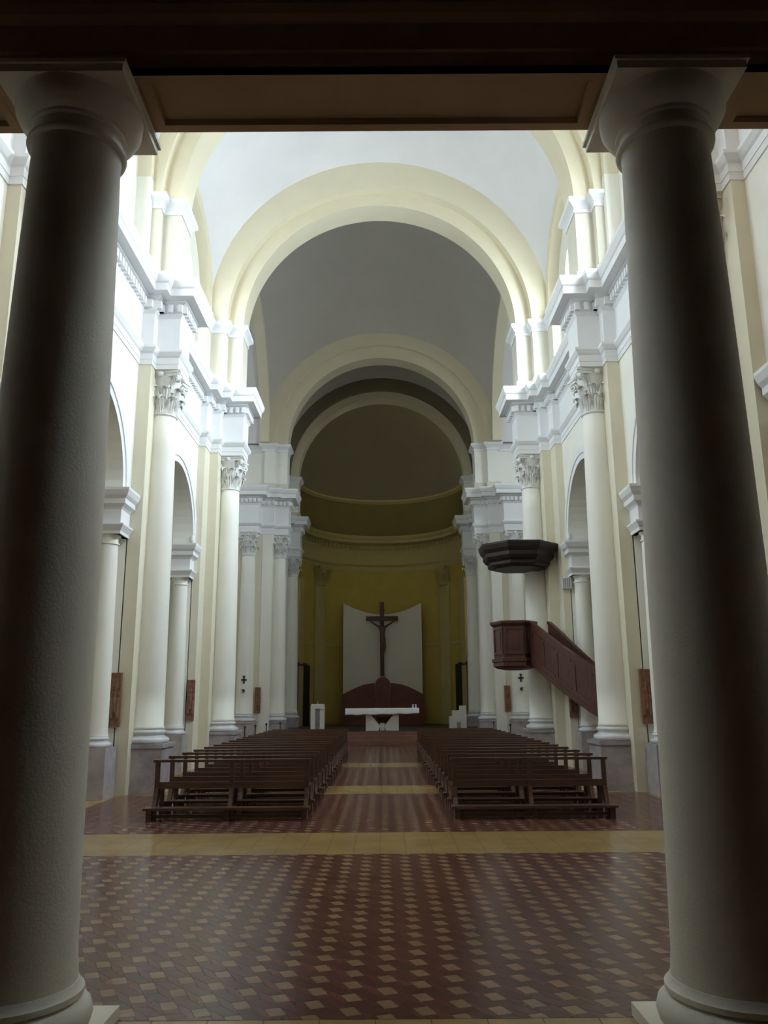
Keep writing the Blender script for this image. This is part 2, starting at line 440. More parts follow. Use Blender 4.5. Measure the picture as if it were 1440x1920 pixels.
    finish(MB().sweep(pa, IMP), s, 'impost_moulding', M['white'], wl)
    finish(MB().sweep(pa, APLINTH), s, 'attic_plinth', M['attic'], wl)
    # aisle behind the arches
    al = MB().box(9.0, 9.3, 3.9, 24.0, 0, 9.2); al.box(WALL + .3, 9.3, 3.6, 3.9, 0, 9.2)
    finish(al, s, 'aisle_wall', M['wall'], wl)
    finish(MB().box(WALL + .3, 9.3, 3.6, 24.2, 9.0, 9.3), s, 'aisle_ceiling', M['vault'], wl)

# transept and sanctuary walls
for s, side in SIDES:
    wl = wall_objs[s]
    mb = MB().box(5.0, 11.0, 35.25, 35.7, 0, 13.3); mb.box(4.75, 5.2, 35.0, 36.3, 0, 13.05); mb.box(5.0, 5.5, 36.0, 41.7, 0, 18.5)
    mb.box(4.75, 5.2, 40.4, 41.6, 0, 13.05)
    mb.box(4.2, 4.8, 35.2, 36.06, 10.8, 13.05); mb.box(4.25, 4.8, 40.7, 41.5, 10.8, 13.05)
    finish(mb, s, 'chancel_wall', M['wall'], wl)
    finish(MB().box(5.33 - .12, 6.45, 35.0, 35.3, 0, 8.88), s, 'pilaster', M['beige'], wl)
    pa = [(11, 35.25), (5.3, 35.25), (5.3, 35.0), (4.75, 35.0), (4.75, 35.2), (4.2, 35.2), (4.2, 36.06), (4.75, 36.06), (4.75, 36.3), (5.0, 36.3),
          (5.0, 40.4), (4.75, 40.4), (4.75, 40.7), (4.25, 40.7), (4.25, 41.5), (APSE_R, 41.5)]
    finish(MB().sweep(pa, IMP), s, 'impost_moulding', M['white'], wl)
    finish(MB().sweep(pa, APLINTH), s, 'attic_plinth', M['attic'], wl)
    # transept end wall with a window
    e = MB(); yc = 29.65; wr, sill, wsp = 1.3, 11.3, 14.2
    for sg in (-1, 1):
        win = arc(yc, wsp, wr, math.pi / 2, math.pi if sg < 0 else 0, 12)
        e.prism_x([(yc + sg * 5.6, 0), (yc + sg * 5.6, 19), (yc, 19)] + win + [(yc + sg * wr, sill), (yc, sill), (yc, 0)], 11.0, 11.4)
    finish(e, s, 'transept_wall', M['wall'], wl)
    win_n += 1
    wn = structure('window_%d' % win_n); wn.location = (s * 11.25, yc, sill); H = wsp - sill
    fr = MB().box(-.04, .04, -.04, .04, 0, H + wr)
    fr.arch_x(0, H, wr - .08, wr, -.04, .04)
    portal(s * 11.38, yc, sill + (H + wr) / 2, 2 * wr, H + wr, s)
    for q in (-.05, .33, .66, 1.0): fr.box(-.04, .04, -wr, wr, H * q, H * q + .07)
    fr.obj('window_frame', M['plastic'], wn)
    for sg in (-1, 1):
        for q in range(3): MB().box(-.012, .012, *sorted((sg * .04, sg * wr)), H * .33 * q + .08, H * .33 * (q + 1)).obj('pane', M['glass_dull'], wn)
        MB().prism_x([(sg * .04, H + .07)] + arc(0, H + .07, wr - .09, 0 if sg > 0 else math.pi, math.pi / 2 - sg * .03, 10), -.012, .012).obj('pane', M['glass_dull'], wn)

# entablatures
tn = 1
for s, side in SIDES:
    for path in (nave_path, far_path):
        tn += 1
        left = path is nave_path
        mb = MB()
        if left: mb.sweep(path, ENT)
        else: mb.sweep(path, ENT)
        t = finish(mb, s, 'trim_%d' % tn, M['white'], None); t['kind'] = 'structure'
        d = MB()
        dentils(d, path)
        finish(d, s, 'dentils', M['white'], t, kind='stuff')

# apse wall, entablature, semidome
mb = MB(); n = 48
def apse_pts(r, a0=0, a1=math.pi, n=48): return [(r * math.cos(a0 + (a1 - a0) * i / n), APSE_Y + r * math.sin(a0 + (a1 - a0) * i / n)) for i in range(n + 1)]
mb.sweep([(APSE_R, 41.4)] + apse_pts(APSE_R) + [(-APSE_R, 41.4)], [(0, 0), (0, 10.85)], left=True)
ap = mb.obj('wall_back', M['ochre']); ap['kind'] = 'structure'; auto(ap)
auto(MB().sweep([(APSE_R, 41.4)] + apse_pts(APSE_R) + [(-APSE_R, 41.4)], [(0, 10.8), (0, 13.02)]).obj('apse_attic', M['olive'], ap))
mb = MB().sweep(apse_pts(APSE_R), ENT)
o = mb.obj('apse_entablature', M['ochre2'], ap); auto(o, 30)
d = MB(); dentils(d, apse_pts(APSE_R)); d.obj('dentils', M['ochre2'], ap, kind='stuff')
o = MB().sweep(apse_pts(APSE_R), [(0, 12.8), (.06, 12.86), (.12, 12.95), (.12, 13.03), (-.1, 13.05)]).obj('apse_cornice', M['ochre2'], ap); auto(o, 30)
mb = MB().sweep(apse_pts(APSE_R), [(0, 4.62), (.03, 4.64), (.03, 4.78), (0, 4.8)]); auto(mb.obj('string_course', M['ochre2'], ap), 30)
for a in (R(12), R(38.2), R(141.8), R(168)):
    p = MB().box(-.05, .14, -.38, .38, 0, 8.0)
    p.obj('pilaster', M['ochre2'], ap, loc=(APSE_R * math.cos(a), APSE_Y + APSE_R * math.sin(a), 0), rot=(0, 0, a + math.pi))

# ceiling: sail vaults, ribs, semidome
ceil = structure('ceiling')
def sail(y0, y1, hx, zc, name, m, n=26):
    yc = (y0 + y1) / 2; h = (y1 - y0) / 2; RR = math.hypot(hx, h); v = []; f = []
    for i in range(n + 1):
        for j in range(n + 1):
            x = hx * math.sin(math.pi / 2 * (2 * i / n - 1)); y = h * math.sin(math.pi / 2 * (2 * j / n - 1))
            v.append((x, yc + y, zc + math.sqrt(max(0, RR * RR - x * x - y * y))))
    for i in range(n):
        for j in range(n): f.append((i * (n + 1) + j, (i + 1) * (n + 1) + j, (i + 1) * (n + 1) + j + 1, i * (n + 1) + j + 1))
    return link(name, mesh(name, v, f, True), m, ceil)
for y0, y1, oc, r, v0, v1 in BAYS: sail(v0 - .05, v1 + .05, WALL - .02, VZ, 'vault', M['vault'])
sail(24.32, 35.1, WALL, 13.05, 'vault', M['shaded_vault'])
sail(36.2, 40.5, 5.1, 13.2, 'vault', M['shaded_vault'])
def rib(r0, r1, y0, y1, m='rib'):
    auto(MB().arch(0, 13.0, r0, r1, y0, y1, 64).obj('vault_rib', M[m], ceil))
for c in (COL0, COL1):
    rib(4.53, 5.0, c - .43, c + .43); rib(4.93, 6.0, c - .70, c + .70)
rib(4.2, 4.7, 23.27, 24.13); rib(4.65, 5.6, 22.95, 24.42)
rib(4.2, 4.8, 35.2, 36.06); rib(4.75, 6.4, 35.0, 36.3)
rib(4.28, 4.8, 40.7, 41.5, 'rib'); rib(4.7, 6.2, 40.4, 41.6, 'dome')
for s, side in SIDES:      # transept barrels with their face arches
    b = MB().arch_x(29.65, 13.0, 5.23, 5.5, 5.1, 11.2, 40); finish(b, s, 'transept_vault', M['vault'], ceil, True)
    b = MB().arch_x(29.65, 13.0, 4.98, 5.3, 4.98, 5.4, 48); finish(b, s, 'transept_rib', M['rib'], ceil, True)
v = []; f = []; n, k = 48, 18
for j in range(k + 1):
    e = math.pi / 2 * j / k
    for i in range(n + 1):
        a = math.pi * i / n
        v.append((APSE_R * math.cos(e) * math.cos(a), APSE_Y + APSE_R * math.cos(e) * math.sin(a), 13.0 + APSE_R * math.sin(e)))
for j in range(k):
    for i in range(n): f.append((j * (n + 1) + i, j * (n + 1) + i + 1, (j + 1) * (n + 1) + i + 1, (j + 1) * (n + 1) + i))
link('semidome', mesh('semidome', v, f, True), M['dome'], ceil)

MB().box(-6.3, 6.3, 4.4, 47, 21.2, 21.4).obj('light_block_slab', M['vault'], ceil)  # unseen slab added above the vaults to stop sky light leaking in
# ------------------------------------------------------------------ porch: lintel on the two near columns, gallery front, porch box
LY0, LY1, LZ = 4.42, 4.95, 5.62
mb = MB().box(-6.2, 6.2, LY0 + .03, LY1 - .03, LZ + .05, 18.8)
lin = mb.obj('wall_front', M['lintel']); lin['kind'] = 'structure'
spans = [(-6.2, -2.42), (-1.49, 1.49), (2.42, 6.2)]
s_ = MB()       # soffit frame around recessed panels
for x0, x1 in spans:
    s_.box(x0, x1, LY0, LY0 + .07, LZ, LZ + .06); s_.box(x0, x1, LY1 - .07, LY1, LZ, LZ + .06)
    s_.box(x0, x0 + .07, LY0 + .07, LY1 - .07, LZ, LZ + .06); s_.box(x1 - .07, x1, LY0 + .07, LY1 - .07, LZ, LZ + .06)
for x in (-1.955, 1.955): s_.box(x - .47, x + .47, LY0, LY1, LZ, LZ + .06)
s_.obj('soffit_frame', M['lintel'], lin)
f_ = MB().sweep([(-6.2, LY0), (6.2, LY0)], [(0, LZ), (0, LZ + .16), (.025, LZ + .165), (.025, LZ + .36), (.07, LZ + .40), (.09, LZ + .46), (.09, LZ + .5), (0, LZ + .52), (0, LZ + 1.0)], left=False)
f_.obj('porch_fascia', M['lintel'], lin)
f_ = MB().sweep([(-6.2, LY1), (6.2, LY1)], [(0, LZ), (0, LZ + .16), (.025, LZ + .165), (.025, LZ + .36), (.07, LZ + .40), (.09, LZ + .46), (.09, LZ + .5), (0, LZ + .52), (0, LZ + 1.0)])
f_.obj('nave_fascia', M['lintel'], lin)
pb = MB().box(-6.2, -6.0, -3, 3.9, 0, 6.4); pb.box(6.0, 6.2, -3, 3.9, 0, 6.4); pb.box(-6.2, 6.2, -3.2, -3, 0, 6.4)
pb.obj('porch_wall', M['porch'], lin)
MB().box(-6.2, 6.2, -3, LY0, 6.4, 6.6).obj('porch_ceiling', M['porch'], lin)

def torus_prof(r, rc, z, n=6, a0=-90, a1=90):
    return [(r + rc * math.cos(R(a0 + (a1 - a0) * i / n)), z + rc * math.sin(R(a0 + (a1 - a0) * i / n))) for i in range(n + 1)]

for s, lab in ((-1, 'large plain near column framing the nave, its shaft lit grey-blue towards the floor'),
               (1, 'large plain near column framing the nave, its shaft dark olive, on the pulpit side')):
    t = empty('porch_column', lab, 'column', (s * 1.925, 4.685, 0), 0, 'porch columns')
    MB().box(-.47, .47, -.47, .47, 0, .07).obj('plinth', M['frontcol'], t)
    auto(MB().lathe([(.3, .07)] + torus_prof(.36, .09, .165) + [(.40, .262), (.40, .29), (.385, .30), (.37, .33)], 48).obj('base', M['frontcol'], t))
    auto(MB().lathe([(.366, .325), (.354, .45), (.343, .9), (.335, 1.5), (.326, 2.5), (.311, 3.5), (.291, 4.5), (.275, 5.2), (.283, 5.24)], 48).obj('shaft', M['frontcol'], t))
    auto(MB().lathe([(.27, 5.22)] + torus_prof(.285, .026, 5.25) + [(.28, 5.28), (.28, 5.345), (.305, 5.35), (.305, 5.37), (.325, 5.375), (.37, 5.42), (.395, 5.47), (.40, 5.54), (.2, 5.55)], 48).obj('echinus', M['frontcol'], t))
    ab = MB().box(-.40, .40, -.40, .40, 5.54, 5.592); ab.box(-.418, .418, -.418, .418, 5.592, 5.62)
    ab.obj('abacus', M['frontcol'], t)

# ------------------------------------------------------------------ Corinthian columns of the nave
def leaf_mesh(h, wd, rad):
    rows, cols = 16, (-1, -.75, -.5, -.25, 0, .25, .5, .75, 1)
    cl = []
    for i in range(rows):
        t = i / (rows - 1)
        if t < .68: cl.append((.03 + .075 * (t / .68) ** 2, h * .86 * t / .68))
        else:
            a = math.pi - (t - .68) / .32 * R(215); cl.append((.105 + rad + rad * math.cos(a), h * .86 + rad * 1.15 * math.sin(a)))
    v = []; f = []
    for i, (o, z) in enumerate(cl):
        t = i / (rows - 1)
        ww = wd * (.62 + .42 * math.sin(min(1, t / .75) * math.pi * .62)) * (1 if t < .68 else max(.12, 1 - ((t - .68) / .32) ** 1.5))
        lob = 1.0 - .30 * abs(((t * 4.5) % 1.0) - .5) * 2
        for c in cols:
            k = lob if abs(c) == 1 else (1 + lob) / 2 if abs(c) == .75 else 1
            v.append((o + .022 * math.cos(c * math.pi * 4) * (1 - t * .5) - .05 * c * c * (1 - t * .4), c * ww * k, z - .05 * h * c * c))
    n = len(cols)
    for i in range(rows - 1):
        for j in range(n - 1): f.append((i * n + j, i * n + j + 1, (i + 1) * n + j + 1, (i + 1) * n + j))
    return mesh('leaf', v, f, False)

def volute_mesh():
    mb = MB(); pts = []
    for i in range(9):                  # stalk rising outwards
        t = i / 8; pts.append((.30 + .20 * t ** 1.6, .55 + .36 * math.sin(t * math.pi / 2)))
    for i in range(1, 20):              # spiral
        t = i / 19; a = math.pi / 2 - t * 2.6 * math.pi; r = .085 * (1 - .8 * t)
        pts.append((.50 + r * math.cos(a), .825 + r * math.sin(a)))
    w_ = .045
    v = []; f = []
    for i, (x, z) in enumerate(pts):
        d = Vector(pts[min(i + 1, len(pts) - 1)]) - Vector(pts[max(i - 1, 0)]); d.normalize(); nx, nz = -d[1], d[0]
        th = .02
        v += [(x + nx * th, -w_, z + nz * th), (x + nx * th, w_, z + nz * th), (x - nx * th, w_, z - nz * th), (x - nx * th, -w_, z - nz * th)]
    for i in range(len(pts) - 1):
        k = 4 * i
        for j in range(4): f.append((k + j, k + (j + 1) % 4, k + 4 + (j + 1) % 4, k + 4 + j))
    f += [(0, 1, 2, 3), tuple(4 * (len(pts) - 1) + j for j in (3, 2, 1, 0))]
    return mesh('volute', v, f)

bell_me = MB().lathe([(.285, 0), (.285, .02)] + torus_prof(.285, .025, .045) + [(.28, .075), (.275, .3), (.285, .6), (.32, .8), (.37, .88), (.37, .90), (.1, .905)], 32).mesh('bell')
for p in bell_me.polygons: p.use_smooth = True
bell_me.set_sharp_from_angle(angle=R(40)); bell_me.materials.append(M['carved'])
def abacus_mesh():
    out = []
    for q in range(4):
        a = q * math.pi / 2
        for i in range(9):
            t = i / 8 * 2 - 1; y = t * .47 if abs(t) < 1 else t * .44; x = .37 + .09 * t * t
            out.append((x * math.cos(a) - y * math.sin(a), x * math.sin(a) + y * math.cos(a)))
    mb = MB(); mb.prism_z([(x * .93, y * .93) for x, y in out], .90, .96); mb.prism_z(out, .96, 1.02)
    return mb.mesh('abacus')
aba_me = abacus_mesh(); aba_me.materials.append(M['carved'])
leaf1 = leaf_mesh(.36, .125, .055); leaf2 = leaf_mesh(.64, .115, .06); vol_me = volute_mesh(); fl_me = MB().lathe([(.01, -.05), (.06, -.03), (.07, 0), (.05, .035), (.01, .05)], 8).mesh('fleuron')
for me in (leaf1, leaf2, vol_me, fl_me): me.materials.append(M['carved'])

def capital(parent, z, sc=1.0, m=None):
    b = link('capital', bell_me, None, parent, (0, 0, z)); b.scale = (sc, sc, 1)
    link('abacus', aba_me, None, b)
    for i in range(8):
        a = i * math.pi / 4
        link('leaf', leaf1, None, b, (.255 * math.cos(a), .255 * math.sin(a), .075), (0, 0, a))
        a += math.pi / 8
        link('leaf', leaf2, None, b, (.235 * math.cos(a), .235 * math.sin(a), .075), (0, 0, a))
    for i in range(4):
        link('volute', vol_me, None, b, (0, 0, 0), (0, 0, math.pi / 4 + i * math.pi / 2))
        a = i * math.pi / 2
        link('fleuron', fl_me, None, b, (.40 * math.cos(a), .40 * math.sin(a), .93), (math.pi / 2, 0, a + math.pi / 2))
    return b

shaft_me = MB().lathe([(.375, 1.22), (.365, 1.25), (.352, 1.30)] + [(.352 - .07 * t ** 1.5, 1.3 + 6.55 * t) for t in [i / 10 for i in range(11)]], 40).mesh('shaft')
for p in shaft_me.polygons: p.use_smooth = True
shaft_me.materials.append(M['column'])
base_me = MB().lathe([(.3, .94)] + torus_prof(.42, .06, 1.0) + [(.41, 1.065), (.375, 1.09), (.375, 1.12)] + torus_prof(.38, .035, 1.16) + [(.37, 1.20), (.37, 1.225)], 40).mesh('base')
for p in base_me.polygons: p.use_smooth = True
base_me.set_sharp_from_angle(angle=R(40)); base_me.materials.append(M['marble'])
ped_me = MB()
ped_me.box(-.5, .5, -.5, .5, 0, .16).box(-.47, .47, -.47, .47, .16, .86).box(-.5, .5, -.5, .5, .86, .94)
ped_me = ped_me.mesh('pedestal'); ped_me.materials.append(M['dado'])

def nave_column(x, y, lab, group='Corinthian columns along the nave'):
    t = empty('engaged_column', lab, 'column', (x, y, 0), 0, group)
    link('pedestal', ped_me, None, t); link('base', base_me, None, t); link('shaft', shaft_me, None, t); capital(t, 7.85)
    return t
for s, side in SIDES:
    pul = 'pulpit side' if s > 0 else 'side opposite the pulpit'
    nave_column(s * 4.86, COL0, 'cream Corinthian column half hidden behind the near porch column, ' + pul)
    nave_column(s * COLX, COL1, 'tall cream Corinthian column nearest the rear pews, ' + pul)
    nave_column(s * COL2X, COL2, ('cream Corinthian column carrying the wooden pulpit and its canopy' if s > 0 else 'cream Corinthian column facing the pulpit across the nave'))
    nave_column(s * 5.76, 34.9, ('cream column with dedication cross behind the pulpit, facing the nave' if s > 0 else 'cream column with dedication cross facing the nave, opposite side from pulpit'))
    nave_column(s * 4.52, 35.63, 'slim cream column at the sanctuary entrance, ' + pul)
    nave_column(s * 4.55, 41.1, 'farthest cream column flanking the apse, ' + pul)
# apse pilaster capitals
def tinted(me):
    c = me.copy(); c.materials[0] = M['ochre2']; return c
a_bell, a_aba, a_l1, a_l2, a_vol = [tinted(q) for q in (bell_me, aba_me, leaf1, leaf2, vol_me)]
for a in (R(38.2), R(141.8)):
    b = link('capital', a_bell, None, ap, (4.34 * math.cos(a), APSE_Y + 4.34 * math.sin(a), 7.85), (0, 0, a)); b.scale = (1.12, 1.12, 1)
    link('abacus', a_aba, None, b)
    for i in range(8):
        q = i * math.pi / 4
        link('leaf', a_l1, None, b, (.255 * math.cos(q), .255 * math.sin(q), .075), (0, 0, q)); q += math.pi / 8
        link('leaf', a_l2, None, b, (.235 * math.cos(q), .235 * math.sin(q), .075), (0, 0, q))
    for i in range(4): link('volute', a_vol, None, b, (0, 0, 0), (0, 0, math.pi / 4 + i * math.pi / 2))

# ------------------------------------------------------------------ small columns of the side arches with their impost blocks
sc_shaft = MB().lathe([(.25, 1.12), (.235, 1.17)] + [(.232 - .04 * t ** 1.5, 1.2 + 3.62 * t) for t in [i / 8 for i in range(9)]] + [(.215, 4.83), (.215, 4.86), (.19, 4.87), (.19, 4.95), (.22, 4.98), (.24, 5.02), (.1, 5.021)], 32).mesh('shaft')
for p in sc_shaft.polygons: p.use_smooth = True
sc_shaft.set_sharp_from_angle(angle=R(40)); sc_shaft.materials.append(M['column'])
sc_base = MB().lathe([(.2, .92)] + torus_prof(.275, .045, .965) + [(.275, 1.015), (.25, 1.03), (.25, 1.05)] + torus_prof(.25, .025, 1.08) + [(.245, 1.11), (.245, 1.125)], 32).mesh('base')
for p in sc_base.polygons: p.use_smooth = True
sc_base.set_sharp_from_angle(angle=R(40)); sc_base.materials.append(M['marble'])
sc_ped = MB().box(-.33, .33, -.33, .33, 0, .92).mesh('pedestal'); sc_ped.materials.append(M['dado'])
IMPOST = [(-.1, 5.02), (.03, 5.02), (.03, 5.08), (.06, 5.13), (.10, 5.19), (.10, 5.22), (.02, 5.24), (.02, 5.52), (.05, 5.56), (.12, 5.62), (.12, 5.72), (.17, 5.78), (.21, 5.88), (.21, 5.93), (-.2, 5.935)]
def small_column(s, y, d, lab):   # d: +1 when the pier lies beyond the column (larger y)
    t = empty('arch_column', lab, 'column', (s * 5.46, y, 0), 0, 'small columns under the side arches')
    link('pedestal', sc_ped, None, t); link('base', sc_base, None, t); link('shaft', sc_shaft, None, t)
    # impost runs round the block and dies into the pier
    a, b, e = .27, -.21, .31
    path = [(.27, d * .36), (.27, -d * b * 0 - d * .21), (-.27, -d * .21), (-.27, d * .36)]
    mb = MB().sweep(path, IMPOST, left=(d > 0))
    mb.box(-.27, .27, *sorted((-d * .21, d * .36)), 5.02, 5.93)
    if s < 0: mb.mirror()
    mb.obj('impost_block', M['white'], t)
for s, side in SIDES:
    pul = 'on the pulpit side' if s > 0 else 'across from the pulpit side'
    small_column(s, 9.76, 1, 'small cream column under the arch beside the near porch column, ' + pul)
    small_column(s, 12.16, -1, 'small cream column hidden behind the near porch column, ' + pul)
    small_column(s, 16.13, 1, 'small cream column with terracotta plaque beside it, nearest arch ' + pul)
    small_column(s, 18.28, -1, 'small cream column hidden behind the tall column by rear pews, ' + pul)
    small_column(s, 22.07, 1, ('small cream column behind the pulpit stair' if s > 0 else 'small cream column under the second visible arch, opposite the pulpit stair'))

# ------------------------------------------------------------------ sanctuary floor, steps
st = structure('floor_1', MB().box(-4.75, 4.75, 34.9, 46.2, 0, .5).mesh('floor_1'), M['dark_floor'])
MB().box(-4.0, 4.0, 34.86, 34.9, 0, .5).obj('step', M['step'], st)
for k, (y, z) in enumerate(((34.1, .17), (34.5, .335))):
    MB().box(-4.0, 4.0, y, 34.9, 0, z).obj('step', M['step'], st)
SZ = .5

# doors in the apse
for i, s in enumerate((-1, 1)):
    dr = structure('door_%d' % (i + 1))
    a0, a1 = R(1), R(27.5)
    pts = lambda r: [(s * r * math.cos(a0 + (a1 - a0) * k / 6), APSE_Y + r * math.sin(a0 + (a1 - a0) * k / 6)) for k in range(7)]
    MB().prism_z(pts(4.41) + pts(4.30)[::-1], SZ, 3.5).obj('door_leaf', M['darkwood'], dr)
    a0, a1 = R(1), R(26)
    MB().prism_z(pts(4.41) + pts(4.24)[::-1], 3.5, 3.58).obj('door_head', M['darkwood'], dr)
    a0, a1 = R(1), R(23)
    MB().prism_z(pts(4.41) + pts(4.27)[::-1], 3.58, 3.66).obj('door_pediment', M['darkwood'], dr)

# ------------------------------------------------------------------ pews
PL = 2.46
def pew_parts():
    W = M['pew']; P = {}
    h = PL / 2
    P['top_rail'] = MB().box(-h, h, -.045, .055, .825, .865).mesh('top_rail')
    P['back_rail'] = MB().box(-h + .03, h - .03, -.02, .015, .43, .53).mesh('back_rail')
    P['seat'] = MB().box(-h + .02, h - .02, .0, .40, .43, .465).mesh('seat')
    post = MB().prism_x([(-.03, .40), (.03, .40), (.03, .83), (-.03, .83)], -.032, .032)
    P['post'] = post.mesh('post')
    leg = MB().prism_x([(-.03, .44), (.10, .44), (.06, .30), (-.02, .18), (-.06, .0), (-.20, .0), (-.17, .12), (-.08, .28)], -.032, .032)
    leg.prism_x([(.30, .43), (.38, .43), (.36, .0), (.29, .0)], -.03, .03); leg.box(-.02, .02, -.02, .33, .10, .15)
    P['leg'] = leg.mesh('leg')
    P['kneeler'] = MB().box(-h - .02, h + .02, -.44, -.20, .155, .19).mesh('kneeler')
    P['kneeler_foot'] = MB().prism_x([(-.41, .155), (-.16, .155), (-.16, .0), (-.40, .0)], -.04, .04).mesh('kneeler_foot')
    P['stretcher'] = MB().box(-h + .05, h - .05, -.33, -.29, .035, .085).mesh('stretcher')
    P['book_rest'] = MB().box(-h + .03, h - .03, -.16, -.03, .60, .62).mesh('book_rest')
    for k in P.values(): k.materials.append(W)
    return P
PEW = pew_parts()
ORD = ['last', 'second', 'third', 'fourth', 'fifth', 'sixth', 'seventh', 'eighth', 'ninth', 'tenth', 'eleventh', 'twelfth', 'thirteenth', 'fourteenth', 'fifteenth', 'sixteenth']
NROW = 16
for s, side in SIDES:
    blk = 'on the pulpit side of the aisle' if s > 0 else 'across the aisle from the pulpit'
    for r in range(NROW):
        y = 13.38 + .915 * r
        rw = 'rearmost row with kneeler in view' if r == 0 else ('foremost row' if r == NROW - 1 else ORD[r] + ' row from rear')
        t = empty('pew', 'dark open-back pew %s, %s' % (blk, rw), 'pew', (s * 2.325, y, 0), 0, 'pews in two blocks')
        for k in ('top_rail', 'back_rail', 'seat', 'kneeler', 'stretcher'): link(k, PEW[k], None, t)
        for x in (-PL / 2 + .06, 0, PL / 2 - .06):
            link('post', PEW['post'], None, t, (x, 0, 0)); link('leg', PEW['leg'], None, t, (x, 0, 0)); link('kneeler_foot', PEW['kneeler_foot'], None, t, (x, 0, 0))

# ------------------------------------------------------------------ pulpit on the second column, right
PX, PY = 3.70, 22.95
def octo(r, rot=22.5, n=8): return [(r * math.cos(R(rot + 360 / n * i)), r * math.sin(R(rot + 360 / n * i))) for i in range(n)]
pt = empty('pulpit', 'red-brown panelled wooden pulpit with stair wrapped against the column', 'pulpit', (PX, PY, 0))
def ring(prof, n=6, rot=-70):
    mb = MB(); v = []; f = []
    for r, z in prof: v += [(x, y, z) for x, y in octo(r, rot, n)]
    for k in range(len(prof) - 1):
        for i in range(n): j = (i + 1) % n; f.append((k * n + i, k * n + j, (k + 1) * n + j, (k + 1) * n + i))
    f.append(tuple(range(n))[::-1]); f.append(tuple((len(prof) - 1) * n + i for i in range(n)))
    return mb.add(v, f)
ring([(.30, 2.54), (.50, 2.58), (.60, 2.64), (.60, 2.74), (.64, 2.76), (.64, 2.82), (.57, 2.86), (.57, 2.92)]).obj('pulpit_base', M['pulpit'], pt)
ring([(.57, 2.90), (.57, 3.74)]).obj('drum', M['pulpit'], pt)
ring([(.57, 3.72), (.60, 3.74), (.64, 3.77), (.66, 3.81), (.66, 3.86), (.4, 3.865)]).obj('book_ledge', M['pulpit'], pt)
ap_ = .57 * math.cos(R(30)); hw = .57 * math.sin(R(30))
for i in range(6):
    pn = MB().box(ap_ - .01, ap_ + .025, -hw + .03, -hw + .09, 2.95, 3.70).box(ap_ - .01, ap_ + .025, hw - .09, hw - .03, 2.95, 3.70)
    pn.box(ap_ - .01, ap_ + .025, -hw + .09, hw - .09, 2.95, 3.02).box(ap_ - .01, ap_ + .025, -hw + .09, hw - .09, 3.63, 3.70)
    pn.box(ap_ - .01, ap_ + .012, -hw + .15, hw - .15, 3.08, 3.57)
    pn.obj('panel', M['pulpit'], pt, rot=(0, 0, R(60 * i - 40)))
# curved stair
def bez(t):
    p0, p1, p2, p3 = Vector((4.08, 22.55)), Vector((4.42, 21.7)), Vector((4.78, 20.7)), Vector((5.95, 19.5))
    return p0 * (1 - t) ** 3 + p1 * 3 * t * (1 - t) ** 2 + p2 * 3 * t * t * (1 - t) + p3 * t ** 3
def bez_n(t):
    d = (bez(min(1, t + .01)) - bez(max(0, t - .01))).normalized(); return Vector((-d.y, d.x))   # towards the wall / far side
def para(off, th, z_lo, z_hi, name, m, n=24, t0=0., t1=1., far=False):
    v = []; f = []
    for i in range(n + 1):
        t = t0 + (t1 - t0) * i / n; p = bez(t); nn = bez_n(t); dz = -1.85 * t ** 1.08 + .06 * math.sin(t * math.pi)
        if far: dz -= .28 * t * t; nn = nn * (1 - .3 * t)
        for o, z in ((off, z_lo), (off + th, z_lo), (off + th, z_hi), (off, z_hi)):
            q = p + nn * o; v.append((q.x - PX, q.y - PY, z + dz))
    for i in range(n):
        k = 4 * i
        for j in range(4): f.append((k + j, k + (j + 1) % 4, k + 4 + (j + 1) % 4, k + 4 + j))
    f += [(0, 1, 2, 3), tuple(4 * n + j for j in (3, 2, 1, 0))]
    o = link(name, mesh(name, v, f), m, pt); auto(o); return o
para(-.02, .05, 2.72, 3.80, 'stair_parapet', M['pulpit']); para(-.05, .12, 3.78, 3.86, 'handrail', M['pulpit']); para(-.04, .05, 2.66, 2.80, 'stair_string', M['pulpit'])
para(.58, .05, 2.72, 3.80, 'stair_parapet', M['pulpit'], far=True); para(.55, .12, 3.78, 3.86, 'handrail', M['pulpit'], far=True)
for i in range(5):
    a, b = .06 + i * .18, .06 + i * .18 + .14
    para(-.035, .02, 2.90, 2.95, 'panel_moulding', M['pulpit'], 5, a, b); para(-.035, .02, 3.60, 3.65, 'panel_moulding', M['pulpit'], 5, a, b)
    para(-.035, .02, 2.90, 3.65, 'panel_stile', M['pulpit'], 1, a - .012, a); 
for i in range(9):
    t = (i + .5) / 9; p = bez(t); nn = bez_n(t); dz = -1.85 * t ** 1.08
    d = Vector((nn.y, -nn.x)); w_ = .17
    q = [p + nn * .03 - d * w_, p + nn * (.58 - .2 * t) - d * w_, p + nn * (.58 - .2 * t) + d * w_, p + nn * .03 + d * w_]
    MB().prism_z([(k.x - PX, k.y - PY) for k in q], 2.74 + dz, 2.80 + dz).obj('tread', M['pulpit'], pt)
cn = empty('pulpit_canopy', 'dark octagonal wooden canopy fixed to the column above the pulpit', 'canopy', (3.93, 23.1, 0))
ring([(.70, 5.40), (.86, 5.40), (.90, 5.44), (.90, 5.52), (.98, 5.58), (1.04, 5.66), (1.04, 5.76), (1.12, 5.86), (1.16, 5.98), (1.16, 6.03), (.9, 6.04)], 8, 22.5).obj('cornice', M['darkwood'], cn)
ring([(.68, 5.43), (.72, 5.40), (.72, 5.36), (.5, 5.36)], 8, 22.5).obj('soffit', M['darkwood'], cn)

